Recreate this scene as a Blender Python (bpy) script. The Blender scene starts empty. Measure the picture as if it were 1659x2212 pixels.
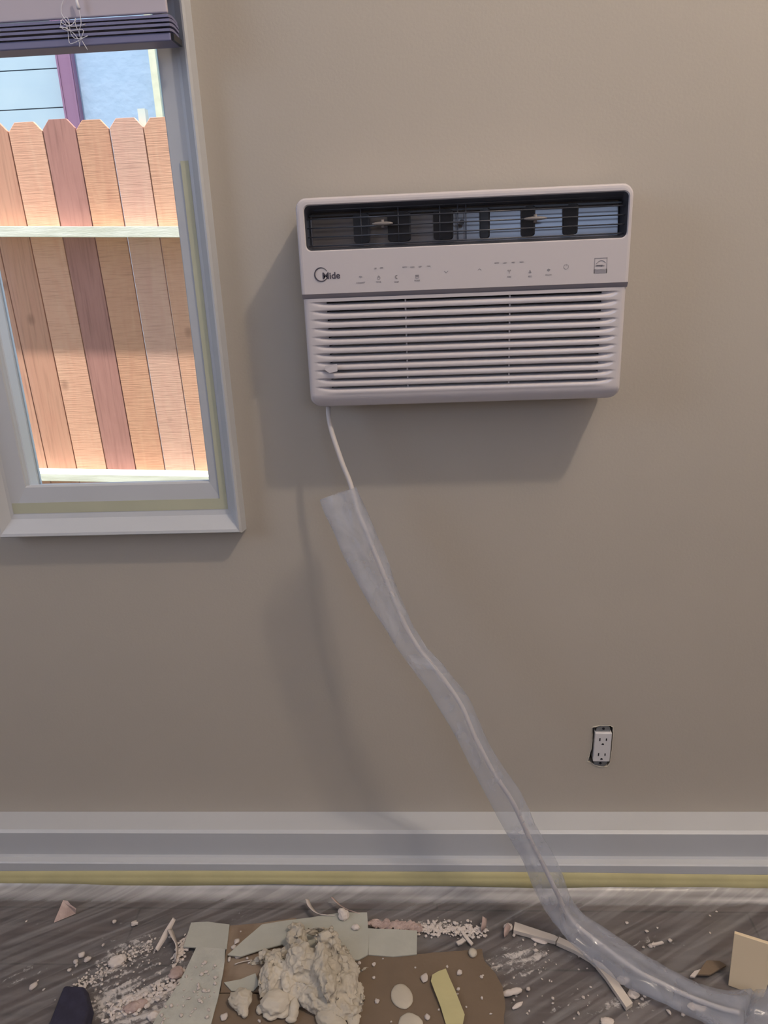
import bpy, bmesh, math, random
from mathutils import Vector, Matrix, noise, geometry
random.seed(7)
sc = bpy.context.scene
COL = sc.collection
PI = math.pi

# ------------------------------------------------------------ camera
FPX, CX, CY = 1650.0, 829.5, 1106.0
YAW, PITCH, ROLL = (math.radians(a) for a in (3.5, 19.3, -2.45))
FW = Vector((-math.sin(YAW)*math.cos(PITCH), math.cos(YAW)*math.cos(PITCH), -math.sin(PITCH)))
R0 = Vector((math.cos(YAW), math.sin(YAW), 0)); U0 = R0.cross(FW)
RT = math.cos(ROLL)*R0 + math.sin(ROLL)*U0
UP = -math.sin(ROLL)*R0 + math.cos(ROLL)*U0
CAM = Vector((0, -1.3, 1.25))
cd = bpy.data.cameras.new('camera'); cam = bpy.data.objects.new('camera', cd); COL.objects.link(cam)
m = Matrix((RT, UP, -FW)).transposed().to_4x4(); m.translation = CAM
cam.matrix_world = m
cd.sensor_fit = 'VERTICAL'; cd.sensor_height = 24.0; cd.lens = FPX/2212*24.0; cd.clip_start = .02
sc.camera = cam

# ------------------------------------------------------------ colour management, sky, sun
sc.view_settings.view_transform = 'Standard'; sc.view_settings.look = 'None'
sc.view_settings.gamma = 1; sc.view_settings.use_curve_mapping = False
sc.view_settings.exposure = 0.0
w = bpy.data.worlds.new('sky'); sc.world = w; w.use_nodes = True
bg = w.node_tree.nodes['Background']; bg.inputs[0].default_value = (.68, .78, 1.0, 1); bg.inputs[1].default_value = 1.6
SUN_E, LAMP_W, DAY_W = 13.0, 28.0, 1.15
def light(name, kind, loc, energy, color, direction=None, **kw):
    l = bpy.data.lights.new(name, kind); l.energy = energy; l.color = color
    for k, v in kw.items(): setattr(l, k, v)
    o = bpy.data.objects.new(name, l); COL.objects.link(o); o.location = loc
    if direction: o.rotation_euler = Vector(direction).to_track_quat('-Z', 'Y').to_euler()
    return o
light('sun', 'SUN', (0, 0, 8), SUN_E, (1, .93, .84), (.03, .171, -1), angle=math.radians(1.2))
# the ceiling lamp's bulb and the daylight of the side window
LAMP = Vector((1.16, -1.22, 3.20))
light('ceiling_bulb', 'POINT', LAMP, LAMP_W*3.6, (1, .84, .68), shadow_soft_size=.055)
light('side_window_daylight', 'AREA', (-2.34, -1.55, 2.0), DAY_W*11, (.62, .74, 1.0), (1, .45, -.28), shape='RECTANGLE', size=.95, size_y=1.15)
light('rear_window_daylight', 'AREA', (.85, -3.52, 2.05), DAY_W*9, (.45, .62, 1.0), (0, 1, -.1), shape='RECTANGLE', size=1.1, size_y=.85)

def P(x, y, Y=None, Z=None):
    d = RT*((x-CX)/FPX) - UP*((y-CY)/FPX) + FW
    t = (Y-CAM.y)/d.y if Y is not None else (Z-CAM.z)/d.z
    return CAM + d*t
def F(x, y, z=.004): return P(x, y, Z=z)

# ------------------------------------------------------------ materials
def lin(c):
    c = c/255
    return c/12.92 if c <= .04045 else ((c+.055)/1.055)**2.4
def rgb(r, g, b): return (lin(r), lin(g), lin(b), 1)
def mat(name, col, rough=.6, bump=0, bscale=60, var=0, vscale=8, col2=None, spec=.5, metal=0, stretch=(1,1,1), detail=4, trans=0):
    M = bpy.data.materials.new(name); M.use_nodes = True
    nt = M.node_tree; N = nt.nodes; L = nt.links; b = N['Principled BSDF']
    b.inputs['Base Color'].default_value = col; b.inputs['Roughness'].default_value = rough
    b.inputs['Specular IOR Level'].default_value = spec; b.inputs['Metallic'].default_value = metal
    tc = N.new('ShaderNodeTexCoord'); mp = N.new('ShaderNodeMapping'); mp.inputs['Scale'].default_value = stretch
    L.new(tc.outputs['Object'], mp.inputs[0])
    if var or col2:
        n = N.new('ShaderNodeTexNoise'); n.inputs['Scale'].default_value = vscale; n.inputs['Detail'].default_value = detail
        L.new(mp.outputs[0], n.inputs['Vector'])
        r = N.new('ShaderNodeValToRGB'); L.new(n.outputs[0], r.inputs[0])
        c2 = col2 or tuple(c*(1-var) for c in col[:3])+(1,)
        r.color_ramp.elements[0].position = .36; r.color_ramp.elements[0].color = c2
        r.color_ramp.elements[1].position = .64; r.color_ramp.elements[1].color = col
        L.new(r.outputs[0], b.inputs['Base Color'])
    if bump:
        n = N.new('ShaderNodeTexNoise'); n.inputs['Scale'].default_value = bscale; n.inputs['Detail'].default_value = 5
        L.new(mp.outputs[0], n.inputs['Vector'])
        u = N.new('ShaderNodeBump'); u.inputs['Strength'].default_value = bump; u.inputs['Distance'].default_value = .002
        L.new(n.outputs[0], u.inputs['Height']); L.new(u.outputs[0], b.inputs['Normal'])
    if trans:
        t = N.new('ShaderNodeBsdfTransparent'); x = N.new('ShaderNodeMixShader'); x.inputs[0].default_value = trans
        out = N['Material Output']; L.new(b.outputs[0], x.inputs[1]); L.new(t.outputs[0], x.inputs[2]); L.new(x.outputs[0], out.inputs[0])
    return M
M = {}
M['wall'] = mat('wall_paint', rgb(176,168,157), .62, .12, 220, .03, 2.2)
M['room'] = mat('room_paint', rgb(196,190,180), .8)
M['ceiling'] = mat('ceiling_paint', rgb(215,212,206), .9)
M['trim'] = mat('trim_paint', rgb(186,188,192), .45, .06, 120, .03, 6)
M['vinyl'] = mat('window_vinyl', rgb(196,204,214), .38)
M['tape'] = mat('masking_tape', rgb(186,178,134), .7, .15, 90, .1, 14)
M['tape_thin'] = mat('faded_masking_tape', rgb(184,184,160), .6, .1, 90, .06, 8)
M['ac'] = mat('appliance_plastic', rgb(196,190,193), .10, spec=.5)
M['ac_seam'] = mat('seam_plastic', rgb(150,144,150), .35)
M['dark'] = mat('dark_plastic', rgb(62,64,72), .28)
M['darker'] = mat('black_plastic', rgb(22,22,30), .4)
M['chute'] = mat('air_chute_plastic', rgb(92,88,92), .16, spec=.75)
M['hole'] = mat('painted_recess_shade', rgb(22,18,26), .6)  # near-black colour stands in for the shade inside the grille slots
M['knob'] = mat('grey_plastic', rgb(120,114,112), .4)
M['ink'] = mat('grey_ink', rgb(142,138,144), .6)
M['ink_dark'] = mat('dark_ink', rgb(70,66,78), .5)
M['steel'] = mat('galvanised_steel', rgb(150,152,154), .35, metal=.7, var=.2, vscale=80)
M['outlet'] = mat('outlet_plastic', rgb(205,203,206), .35)
M['plaster'] = mat('torn_plaster', rgb(190,184,172), .9, .6, 120, .12, 40)
M['cord'] = mat('cord_vinyl', rgb(196,190,188), .4)
M['pile'] = mat('joint_compound', rgb(192,184,171), .75, .4, 90, 0, 9, rgb(174,166,152))
M['chip'] = mat('plaster_chip', rgb(206,196,190), .85, .4, 80, .1, 30)
M['pinkchip'] = mat('pink_plaster', rgb(190,170,164), .88, .5, 90, 0, 40, rgb(160,140,134))
M['paper'] = mat('grey_green_drywall_paper', rgb(172,172,163), .8, .35, 90, .08, 22)
M['paper2'] = mat('dusty_drywall_paper', rgb(178,178,170), .85, .9, 130, .15, 35)
M['card'] = mat('brown_cardboard', rgb(114,98,82), .85, .15, 200, .1, 14)
M['card2'] = mat('worn_brown_cardboard', rgb(118,100,84), .85, .2, 120, 0, 20, rgb(140,124,108))
M['cream'] = mat('cream_board', rgb(214,196,166), .6)
M['pvc'] = mat('white_strip', rgb(206,196,186), .5, .1, 60, .06, 20)
M['foam'] = mat('navy_foam', rgb(48,46,66), .9, .5, 160, .25, 60)
M['blind'] = mat('blind_slat', rgb(118,118,150), .5)
M['valance'] = mat('blind_valance', rgb(182,174,184), .6)
M['blindcord'] = mat('blind_cord', rgb(215,215,222), .6)
M['rail'] = mat('pale_rail_lumber', rgb(228,228,216), .75, .3, 50, 0, 7, rgb(206,206,190), stretch=(1,6,12))
M['sill'] = mat('pale_post', rgb(215,222,214), .7)
M['siding'] = mat('pale_siding', rgb(176,196,208), .7, 0, 1, 0, 3.0, rgb(166,188,204))
M['stucco'] = mat('pale_stucco', rgb(165,188,214), .85, .8, 24, 0, 12, rgb(160,184,210))
M['mauve'] = mat('mauve_pipe', rgb(140,104,134), .6)
M['creamtrim'] = mat('cream_trim', rgb(222,222,196), .7, var=.1, vscale=30)
M['grass'] = mat('grass_ground', rgb(118,120,84), .95, .8, 40, .4, 30)
M['groove'] = mat('dark_groove', rgb(80,86,92), .8)

def wood(name, c1, c2, seed, cross):
    Mt = bpy.data.materials.new(name); Mt.use_nodes = True
    nt = Mt.node_tree; N = nt.nodes; L = nt.links; b = N['Principled BSDF']; b.inputs['Roughness'].default_value = .8
    b.inputs['Specular IOR Level'].default_value = .2
    tc = N.new('ShaderNodeTexCoord'); mp = N.new('ShaderNodeMapping')
    mp.inputs['Location'].default_value = (seed*1.7, 0, seed*.9); mp.inputs['Scale'].default_value = (7, 1, 1.3)
    L.new(tc.outputs['Object'], mp.inputs[0])
    wv = N.new('ShaderNodeTexNoise'); wv.inputs['Scale'].default_value = 2.4; wv.inputs['Detail'].default_value = 5; wv.inputs['Distortion'].default_value = 2.2
    L.new(mp.outputs[0], wv.inputs['Vector'])
    r = N.new('ShaderNodeMix'); r.data_type = 'RGBA'; r.inputs[6].default_value = c1; r.inputs[7].default_value = c2
    L.new(wv.outputs[0], r.inputs[0])
    # fine saw marks across the board
    mp2 = N.new('ShaderNodeMapping'); mp2.inputs['Scale'].default_value = (9, 1, 230) if cross else (95, 1, 4)
    mp2.inputs['Location'].default_value = (seed, 0, seed)
    L.new(tc.outputs['Object'], mp2.inputs[0])
    n = N.new('ShaderNodeTexNoise'); n.inputs['Scale'].default_value = 1.0; n.inputs['Detail'].default_value = 4
    L.new(mp2.outputs[0], n.inputs['Vector'])
    rr = N.new('ShaderNodeMapRange'); rr.inputs[1].default_value = .50; rr.inputs[2].default_value = .75; rr.inputs[3].default_value = 0; rr.inputs[4].default_value = .42
    L.new(n.outputs[0], rr.inputs[0])
    x = N.new('ShaderNodeMix'); x.data_type = 'RGBA'; x.inputs[7].default_value = tuple(c*.45 for c in c2[:3])+(1,)
    L.new(rr.outputs[0], x.inputs[0]); L.new(r.outputs[2], x.inputs[6])
    # knots
    vo = N.new('ShaderNodeTexVoronoi'); vo.inputs['Scale'].default_value = 2.6
    mp3 = N.new('ShaderNodeMapping'); mp3.inputs['Location'].default_value = (seed*3.1, seed, seed*2.3); mp3.inputs['Scale'].default_value = (1.5, 1, 1.1)
    L.new(tc.outputs['Object'], mp3.inputs[0]); L.new(mp3.outputs[0], vo.inputs['Vector'])
    kr = N.new('ShaderNodeMapRange'); kr.inputs[1].default_value = .045; kr.inputs[2].default_value = .10; kr.inputs[3].default_value = .55; kr.inputs[4].default_value = 0
    L.new(vo.outputs['Distance'], kr.inputs[0])
    k = N.new('ShaderNodeMix'); k.data_type = 'RGBA'; k.inputs[7].default_value = tuple(c*.4 for c in c2[:3])+(1,)
    L.new(kr.outputs[0], k.inputs[0]); L.new(x.outputs[2], k.inputs[6]); L.new(k.outputs[2], b.inputs['Base Color'])
    u = N.new('ShaderNodeBump'); u.inputs['Strength'].default_value = .35; u.inputs['Distance'].default_value = .003
    L.new(n.outputs[0], u.inputs['Height']); L.new(u.outputs[0], b.inputs['Normal'])
    return Mt

def film(name, clear, col, rough, scale, bump=.6, lo=.45, hi=.75, gl=.5):
    """clear plastic film: transparent, milky where it creases"""
    Mt = bpy.data.materials.new(name); Mt.use_nodes = True
    nt = Mt.node_tree; N = nt.nodes; L = nt.links; b = N['Principled BSDF']
    b.inputs['Base Color'].default_value = col; b.inputs['Roughness'].default_value = rough; b.inputs['Specular IOR Level'].default_value = gl
    tl = N.new('ShaderNodeBsdfTranslucent'); tl.inputs[0].default_value = col
    ms = N.new('ShaderNodeMixShader'); ms.inputs[0].default_value = .35; L.new(b.outputs[0], ms.inputs[1]); L.new(tl.outputs[0], ms.inputs[2])
    tc = N.new('ShaderNodeTexCoord')
    n = N.new('ShaderNodeTexNoise'); n.inputs['Scale'].default_value = scale; n.inputs['Detail'].default_value = 6; n.inputs['Distortion'].default_value = 1.2
    L.new(tc.outputs['Object'], n.inputs['Vector'])
    mr = N.new('ShaderNodeMapRange'); mr.inputs[1].default_value = lo; mr.inputs[2].default_value = hi; mr.inputs[3].default_value = clear; mr.inputs[4].default_value = max(0, clear-.22)
    L.new(n.outputs[0], mr.inputs[0])
    t = N.new('ShaderNodeBsdfTransparent'); x = N.new('ShaderNodeMixShader')
    L.new(mr.outputs[0], x.inputs[0]); L.new(ms.outputs[0], x.inputs[1]); L.new(t.outputs[0], x.inputs[2])
    L.new(x.outputs[0], N['Material Output'].inputs[0])
    u = N.new('ShaderNodeBump'); u.inputs['Strength'].default_value = bump; u.inputs['Distance'].default_value = .004
    L.new(n.outputs[0], u.inputs['Height']); L.new(u.outputs[0], b.inputs['Normal'])
    return Mt
M['bag'] = film('clear_bag_film', .71, rgb(200,206,222), .14, 11, .7, .42, .8)

def glassmat():
    Mt = bpy.data.materials.new('window_glass'); Mt.use_nodes = True
    nt = Mt.node_tree; N = nt.nodes; L = nt.links
    g = N.new('ShaderNodeBsdfGlossy'); g.inputs['Roughness'].default_value = .02
    t = N.new('ShaderNodeBsdfTransparent'); t.inputs[0].default_value = (.96, .98, .98, 1)
    fr = N.new('ShaderNodeFresnel'); fr.inputs[0].default_value = 1.45
    x = N.new('ShaderNodeMixShader'); L.new(fr.outputs[0], x.inputs[0]); L.new(t.outputs[0], x.inputs[1]); L.new(g.outputs[0], x.inputs[2])
    L.new(x.outputs[0], N['Material Output'].inputs[0]); return Mt
M['glass'] = glassmat()

# ------------------------------------------------------------ helpers
def obj(name, bm, mt, parent=None, smooth=False, loc=None, bevel=0):
    me = bpy.data.meshes.new(name)
    bmesh.ops.recalc_face_normals(bm, faces=bm.faces)
    bm.to_mesh(me); bm.free()
    for x in (mt if isinstance(mt, (list, tuple)) else [mt]): me.materials.append(x)
    if smooth:
        for p in me.polygons: p.use_smooth = True
    o = bpy.data.objects.new(name, me); COL.objects.link(o)
    if parent: o.parent = parent
    if loc: o.location = loc
    if bevel:
        b = o.modifiers.new('bevel', 'BEVEL'); b.width = bevel; b.segments = 3; b.limit_method = 'ANGLE'; b.angle_limit = .6
    return o
def tag(o, label=None, cat=None, group=None, kind=None):
    if label: o['label'] = label
    if cat: o['category'] = cat
    if group: o['group'] = group
    if kind: o['kind'] = kind
    return o
def struct(o): o['kind'] = 'structure'; return o
def empty(name, loc, label, cat, group=None):
    o = bpy.data.objects.new(name, None); COL.objects.link(o); o.location = loc; o.empty_display_size = .05
    return tag(o, label, cat, group)
def under(o, parent):
    """parent keeping world coordinates of the mesh"""
    o.parent = parent; o.matrix_parent_inverse = Matrix.Translation(-Vector(parent.location)); return o
def box(bm, x0, x1, y0, y1, z0, z1):
    v = [bm.verts.new(c) for c in ((x0,y0,z0),(x1,y0,z0),(x1,y1,z0),(x0,y1,z0),(x0,y0,z1),(x1,y0,z1),(x1,y1,z1),(x0,y1,z1))]
    for f in ((0,1,2,3),(4,5,6,7),(0,1,5,4),(1,2,6,5),(2,3,7,6),(3,0,4,7)): bm.faces.new([v[i] for i in f])
def bx(name, mt, c, parent=None, bevel=0):
    bm = bmesh.new(); box(bm, *c); return obj(name, bm, mt, parent, bevel=bevel)
def prism(bm, pts, off):
    """closed polygon pts (3D) extruded by vector off"""
    off = Vector(off); a = [bm.verts.new(p) for p in pts]; b = [bm.verts.new(Vector(p)+off) for p in pts]; n = len(a)
    for i in range(n): bm.faces.new((a[i], a[(i+1)%n], b[(i+1)%n], b[i]))
    for t in geometry.tessellate_polygon([[Vector(p) for p in pts]]):
        bm.faces.new([a[i] for i in t]); bm.faces.new([b[i] for i in t][::-1])
def tube(bm, pts, r, n=10, caps=True):
    pts = [Vector(p) for p in pts]; rings = []; nrm = None
    for i, p in enumerate(pts):
        t = (pts[min(i+1, len(pts)-1)]-pts[max(i-1, 0)]).normalized()
        if nrm is None: nrm = t.orthogonal().normalized()
        nrm = (nrm - t*nrm.dot(t)).normalized(); bn = t.cross(nrm)
        rr = r(i/(len(pts)-1)) if callable(r) else r
        rings.append([bm.verts.new(p+(nrm*math.cos(2*PI*k/n)+bn*math.sin(2*PI*k/n))*rr) for k in range(n)])
    for a, b in zip(rings, rings[1:]):
        for k in range(n): bm.faces.new((a[k], a[(k+1)%n], b[(k+1)%n], b[k]))
    if caps: bm.faces.new(rings[0]); bm.faces.new(rings[-1][::-1])
def spline(pts, n):
    """Catmull-Rom through pts"""
    pts = [Vector(p) for p in pts]; q = [pts[0]*2-pts[1]]+pts+[pts[-1]*2-pts[-2]]; out = []
    for i in range(len(pts)-1):
        a, b, c, d = q[i:i+4]
        for k in range(n):
            t = k/n
            out.append(.5*((2*b)+(c-a)*t+(2*a-5*b+4*c-d)*t*t+(3*b-a-3*c+d)*t**3))
    return out+[pts[-1]]
def lerp_list(v, t):
    t = max(0, min(.99999, t))*(len(v)-1); i = int(t); f = t-i
    return v[i]*(1-f)+v[i+1]*f
def nz(v, s=1.0): return noise.noise(Vector(v)*s)

# ============================================================ SETTING
# back wall of the view, with the window opening and the cut-out for the outlet
WX0, WX1, WZ0, WZ1 = -.728, -.390, .8615, 1.98
CEIL = 3.45
hole_px = [(1279,1571),(1288,1569),(1301,1567),(1318,1568),(1324,1571),(1324,1590),(1322,1612),(1319,1632),(1317,1648),(1312,1655),(1300,1656),(1286,1653),(1279,1648),(1269,1644),(1275,1625),(1279,1606),(1279,1588)]
hole = [P(x, y, Y=0) for x, y in hole_px]
outer = [Vector(c) for c in ((-2.4,0,-.02),(2.3,0,-.02),(2.3,0,CEIL),(-2.4,0,CEIL))]
win = [Vector(c) for c in ((WX0-.05,0,WZ0-.07),(WX1+.02,0,WZ0-.07),(WX1+.02,0,WZ1+.02),(WX0-.05,0,WZ1+.02))]
bm = bmesh.new()
loops = [outer, win, hole]; flat = [p for l in loops for p in l]
vf = [bm.verts.new(p) for p in flat]; vb = [bm.verts.new(p+Vector((0,.13,0))) for p in flat]
for t in geometry.tessellate_polygon(loops):
    bm.faces.new([vf[i] for i in t]); bm.faces.new([vb[i] for i in t][::-1])
k = 0
for l in loops:
    n = len(l)
    for i in range(n):
        a, b = k+i, k+(i+1)%n; bm.faces.new((vf[a], vf[b], vb[b], vb[a]))
    k += n
struct(obj('wall_back', bm, M['wall']))
def room_wall(name, c, opening=None, axis='x'):
    """slab c=(x0,x1,y0,y1,z0,z1) with a rectangular opening (a0,a1,z0,z1)"""
    bm = bmesh.new(); x0,x1,y0,y1,z0,z1 = c
    if opening:
        a0,a1,b0,b1 = opening
        if axis == 'x': parts = [(x0,a0,y0,y1,z0,z1),(a1,x1,y0,y1,z0,z1),(a0,a1,y0,y1,z0,b0),(a0,a1,y0,y1,b1,z1)]
        else: parts = [(x0,x1,y0,a0,z0,z1),(x0,x1,a1,y1,z0,z1),(x0,x1,a0,a1,z0,b0),(x0,x1,a0,a1,b1,z1)]
        for p in parts: box(bm, *p)
    else: box(bm, *c)
    return struct(obj(name, bm, M['room']))
room_wall('wall_left', (-2.5,-2.4,-3.6,.13,-.02,CEIL), (-2.1,-1.0,1.35,2.65), 'y')
room_wall('wall_right', (2.3,2.4,-3.6,.13,-.02,CEIL))
room_wall('wall_front', (-2.4,2.3,-3.7,-3.6,-.02,CEIL), (.2,1.5,1.55,2.55), 'x')
struct(bx('ceiling', M['ceiling'], (-2.5,2.4,-3.7,.13,CEIL,CEIL+.1)))

# floor: dark boards
def floor_mat():
    Mt = bpy.data.materials.new('dark_floor_boards'); Mt.use_nodes = True
    nt = Mt.node_tree; N = nt.nodes; L = nt.links; b = N['Principled BSDF']; b.inputs['Roughness'].default_value = .45
    tc = N.new('ShaderNodeTexCoord'); mp = N.new('ShaderNodeMapping'); mp.inputs['Scale'].default_value = (1.2, 14, 1)
    L.new(tc.outputs['Object'], mp.inputs[0])
    n = N.new('ShaderNodeTexNoise'); n.inputs['Scale'].default_value = 5; n.inputs['Detail'].default_value = 6; L.new(mp.outputs[0], n.inputs['Vector'])
    r = N.new('ShaderNodeValToRGB'); r.color_ramp.elements[0].position = .3; r.color_ramp.elements[1].position = .7
    r.color_ramp.elements[0].color = rgb(58,50,50); r.color_ramp.elements[1].color = rgb(92,80,78); L.new(n.outputs[0], r.inputs[0])
    br = N.new('ShaderNodeTexBrick'); br.inputs['Scale'].default_value = 1; br.inputs['Brick Width'].default_value = 1.2; br.inputs['Row Height'].default_value = .13
    br.inputs['Mortar Size'].default_value = .002; br.inputs['Mortar'].default_value = (.35, .35, .35, 1)
    br.inputs['Color1'].default_value = (1,1,1,1); br.inputs['Color2'].default_value = (.82,.82,.82,1); L.new(tc.outputs['Object'], br.inputs['Vector'])
    x = N.new('ShaderNodeMix'); x.data_type = 'RGBA'; x.blend_type = 'MULTIPLY'; x.inputs[0].default_value = 1
    L.new(r.outputs[0], x.inputs[6]); L.new(br.outputs[0], x.inputs[7]); L.new(x.outputs[2], b.inputs['Base Color'])
    return Mt
struct(bx('floor', floor_mat(), (-2.5,2.4,-3.7,.13,-.06,0)))

# stepped baseboard
prof = [(0,.128),(-.052,.1275),(-.058,.123),(-.058,.068),(-.0605,.063),(-.073,.0625),(-.0755,.060),(-.0755,0),(0,0)]
bm = bmesh.new(); prism(bm, [(-2.39,y,z) for y,z in prof], (4.68,0,0))
struct(obj('baseboard_back', bm, M['trim']))
# yellow masking tape along the foot of the baseboard: wavy lower part
bm = bmesh.new(); rows = []
NX = 160
for i in range(NX+1):
    x = -1.5+3.0*i/NX
    top = .0445-.0035*(x+.15)**2/.5+.001*nz((x*3,0,0)); wid = .030-.012*math.exp(-((x+.2)/.35)**2)
    t2 = top-.016
    rows.append([bm.verts.new(v) for v in ((x,-.0762,top),(x,-.0768,t2+.003),(x,-.079,t2-.002),(x,-.084-.002*nz((x*7,2,0)),max(.006,t2-wid*.62)))])
for a, b in zip(rows, rows[1:]):
    for k in range(3): bm.faces.new((a[k], b[k], b[k+1], a[k+1]))
o = obj('masking_tape', bm, M['tape'], smooth=True)
tag(o, 'long yellow masking tape running along the foot of the white baseboard', 'tape')
s = o.modifiers.new('s', 'SOLIDIFY'); s.thickness = .0006; s.offset = 1

# ============================================================ WINDOW
# picture-frame casing: loops (d right, d bottom, Y)
def ring(name, mt, loops, parent=None, smooth=False):
    bm = bmesh.new(); R = []
    for dl, dr, db, dt, y in loops:
        R.append([bm.verts.new(c) for c in ((WX0-dl,y,WZ0-db),(WX1+dr,y,WZ0-db),(WX1+dr,y,WZ1+dt),(WX0-dl,y,WZ1+dt))])
    for a, b in zip(R, R[1:]):
        for k in range(4): bm.faces.new((a[k], a[(k+1)%4], b[(k+1)%4], b[k]))
    return obj(name, bm, mt, parent)
def same(d, y, r=.6): return (d*r, d*r, d, d, y)
casing = struct(ring('window_1', M['trim'], [(0,0,.016,0,.046), same(-.001,-.006), same(.002,-.009), same(.052,-.014),
      same(.060,-.016), same(.082,-.034), same(.087,-.035), same(.091,-.028), same(.094,.0)]))
# vinyl sash
f = ring('window_frame', M['vinyl'], [(0,0,.013,0,.036), (-.0024,-.0024,.010,-.004,.030), (-.0024,-.0024,.001,-.004,.006), same(.002,.003), same(.012,.003), same(.016,.05), (0,0,.013,0,.05), (0,0,.013,0,.036)])
under(f, casing)
under(bx('window_pane', M['glass'], (WX0,WX1,.040,.044,WZ0-.014,WZ1)), casing)
# masking tape on the casing: right leg and bottom
tp = empty('masking_tape', (WX1+.02,-.0125,WZ0-.045), 'faded yellow masking tape stuck on the window casing', 'tape')
under(bx('tape_strip', M['tape_thin'], (WX1+.0175,WX1+.0300,-.0142,-.0134,WZ0-.05,1.385)), tp)
under(bx('tape_strip', M['tape_thin'], (WX0-.03,WX1+.0175,-.0142,-.0134,WZ0-.050,WZ0-.030)), tp)

# ============================================================ BLIND
bl = empty('window_blind', (-.48,-.06,1.53), 'grey horizontal slat blind raised to the top of the window', 'blind')
bx0 = -.80; tilt = .0
def bslat(name, mt, x1, y0, y1, z0, z1, bev=.001):
    o = bx(name, mt, (bx0, x1, y0, y1, z0, z1), bevel=bev); under(o, bl); return o
bslat('bottom_rail', M['blind'], -.3455, -.082, -.040, 1.532, 1.5425, .002)
tag(under(bx('end_cap', M['darker'], (-.3455,-.3415,-.081,-.041,1.533,1.5415)), bl), 'dark end cap')
zz = 1.5435
for k in range(4):
    bm = bmesh.new(); x1 = -.345+.0012*random.uniform(-1,1); n = 6; dy = random.uniform(-.0015,.0015)
    ring_ = [(-.083+dy+.044*i/n, zz+.0025*math.sin(PI*i/n)) for i in range(n+1)]
    pts = [(x1,y,z) for y,z in ring_]+[(x1,y,z+.0034) for y,z in ring_[::-1]]
    prism(bm, pts, (bx0-x1,0,0)); under(obj('slat', bm, M['blind']), bl); zz += (.0062,.0058,.0054,.005)[k]
bslat('valance', M['valance'], -.3475, -.078, -.072, 1.5675, 1.66, .002)
bslat('head_rail', M['blind'], -.35, -.068, -.030, 1.60, 1.66, .002)
bm = bmesh.new(); tube(bm, [(-.4714,-.086,1.592),(-.4705,-.086,1.583),(-.4695,-.086,1.576)], lambda t: .0014+.0014*t, 8)
tag(under(obj('tassel', bm, M['blindcord'], smooth=True), bl), 'small white tassel')
bm = bmesh.new(); pts = []
for i in range(90):
    t = i/89; a = t*6*PI
    pts.append((-.482+.016*math.cos(a)*(1-.3*t)+.006*math.sin(a*2.3), -.0865-.0015*math.sin(a*1.3), 1.549+.013*math.sin(a*.83)+.006*math.cos(2.1*a)))
tube(bm, pts, .0005, 5)
tube(bm, spline([(-.4714,-.086,1.60),(-.488,-.086,1.589),(-.495,-.086,1.573),(-.486,-.087,1.558)], 8), .0005, 5)
tube(bm, spline([(-.4695,-.086,1.577),(-.469,-.086,1.56),(-.474,-.086,1.545),(-.466,-.085,1.526)], 8), .0005, 5)
under(obj('pull_cord', bm, M['blindcord'], smooth=True), bl)

# ============================================================ OUTSIDE
struct(bx('ground', M['grass'], (-6,4,.14,7,-.35,-.30)))
# fence
FY = 2.10
fence = empty('wooden_fence', (-1.4,FY,-.30), 'sunlit cedar picket fence of dog-eared boards outside the window', 'fence')
tops = [-1.966,-1.826,-1.6853,-1.5404,-1.4018,-1.2619,-1.1205,-.980]
cols = [((206,160,134),(186,132,112),0),((198,152,128),(188,134,114),0),((218,174,148),(206,150,126),1),((180,132,122),(158,112,104),0),((208,163,134),(190,136,112),1),((212,174,154),(200,152,136),1),((216,173,146),(202,148,124),1),((210,160,138),(190,135,110),0)]
def fence_z(x): return -.043*(x+1.4)
for i in range(len(tops)-1):
    a, b = tops[i]+.0015, tops[i+1]-(.0035 if i != 4 else .0045)
    t = 1.772+fence_z(a)+(.0, -.006, -.004, .007, .004, .010, .012)[i]
    sh = .033; zb = -.28; c = .030; bm = bmesh.new()
    k = (t-zb)/1.43*sh
    mid = [(a+k, zb),(b+k, zb),(b, t-c*1.15),(b-c, t),(a+c, t),(a, t-c*1.15)]
    prism(bm, [(x, FY, z) for x, z in mid], (0,.016,0))
    c1, c2, cr = cols[i]
    bd = under(obj('fence_board', bm, wood('cedar_%d' % i, rgb(*c1), rgb(*c2), i*1.37+.4, cr), bevel=.0015), fence)
def frail(name, z, h, d):
    bm = bmesh.new(); x0, x1 = -2.6, -.6
    prism(bm, [(x0,FY-d,z+fence_z(x0)),(x0,FY,z+fence_z(x0)),(x0,FY,z+h+fence_z(x0)),(x0,FY-d,z+h+fence_z(x0))], (x1-x0,0,fence_z(x1)-fence_z(x0)))
    tag(under(obj(name, bm, M['rail'], bevel=.002), fence), 'pale unstained lumber rail')
frail('fence_rail', 1.328, .042, .085); frail('fence_rail', .262, .036, .09)
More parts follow.
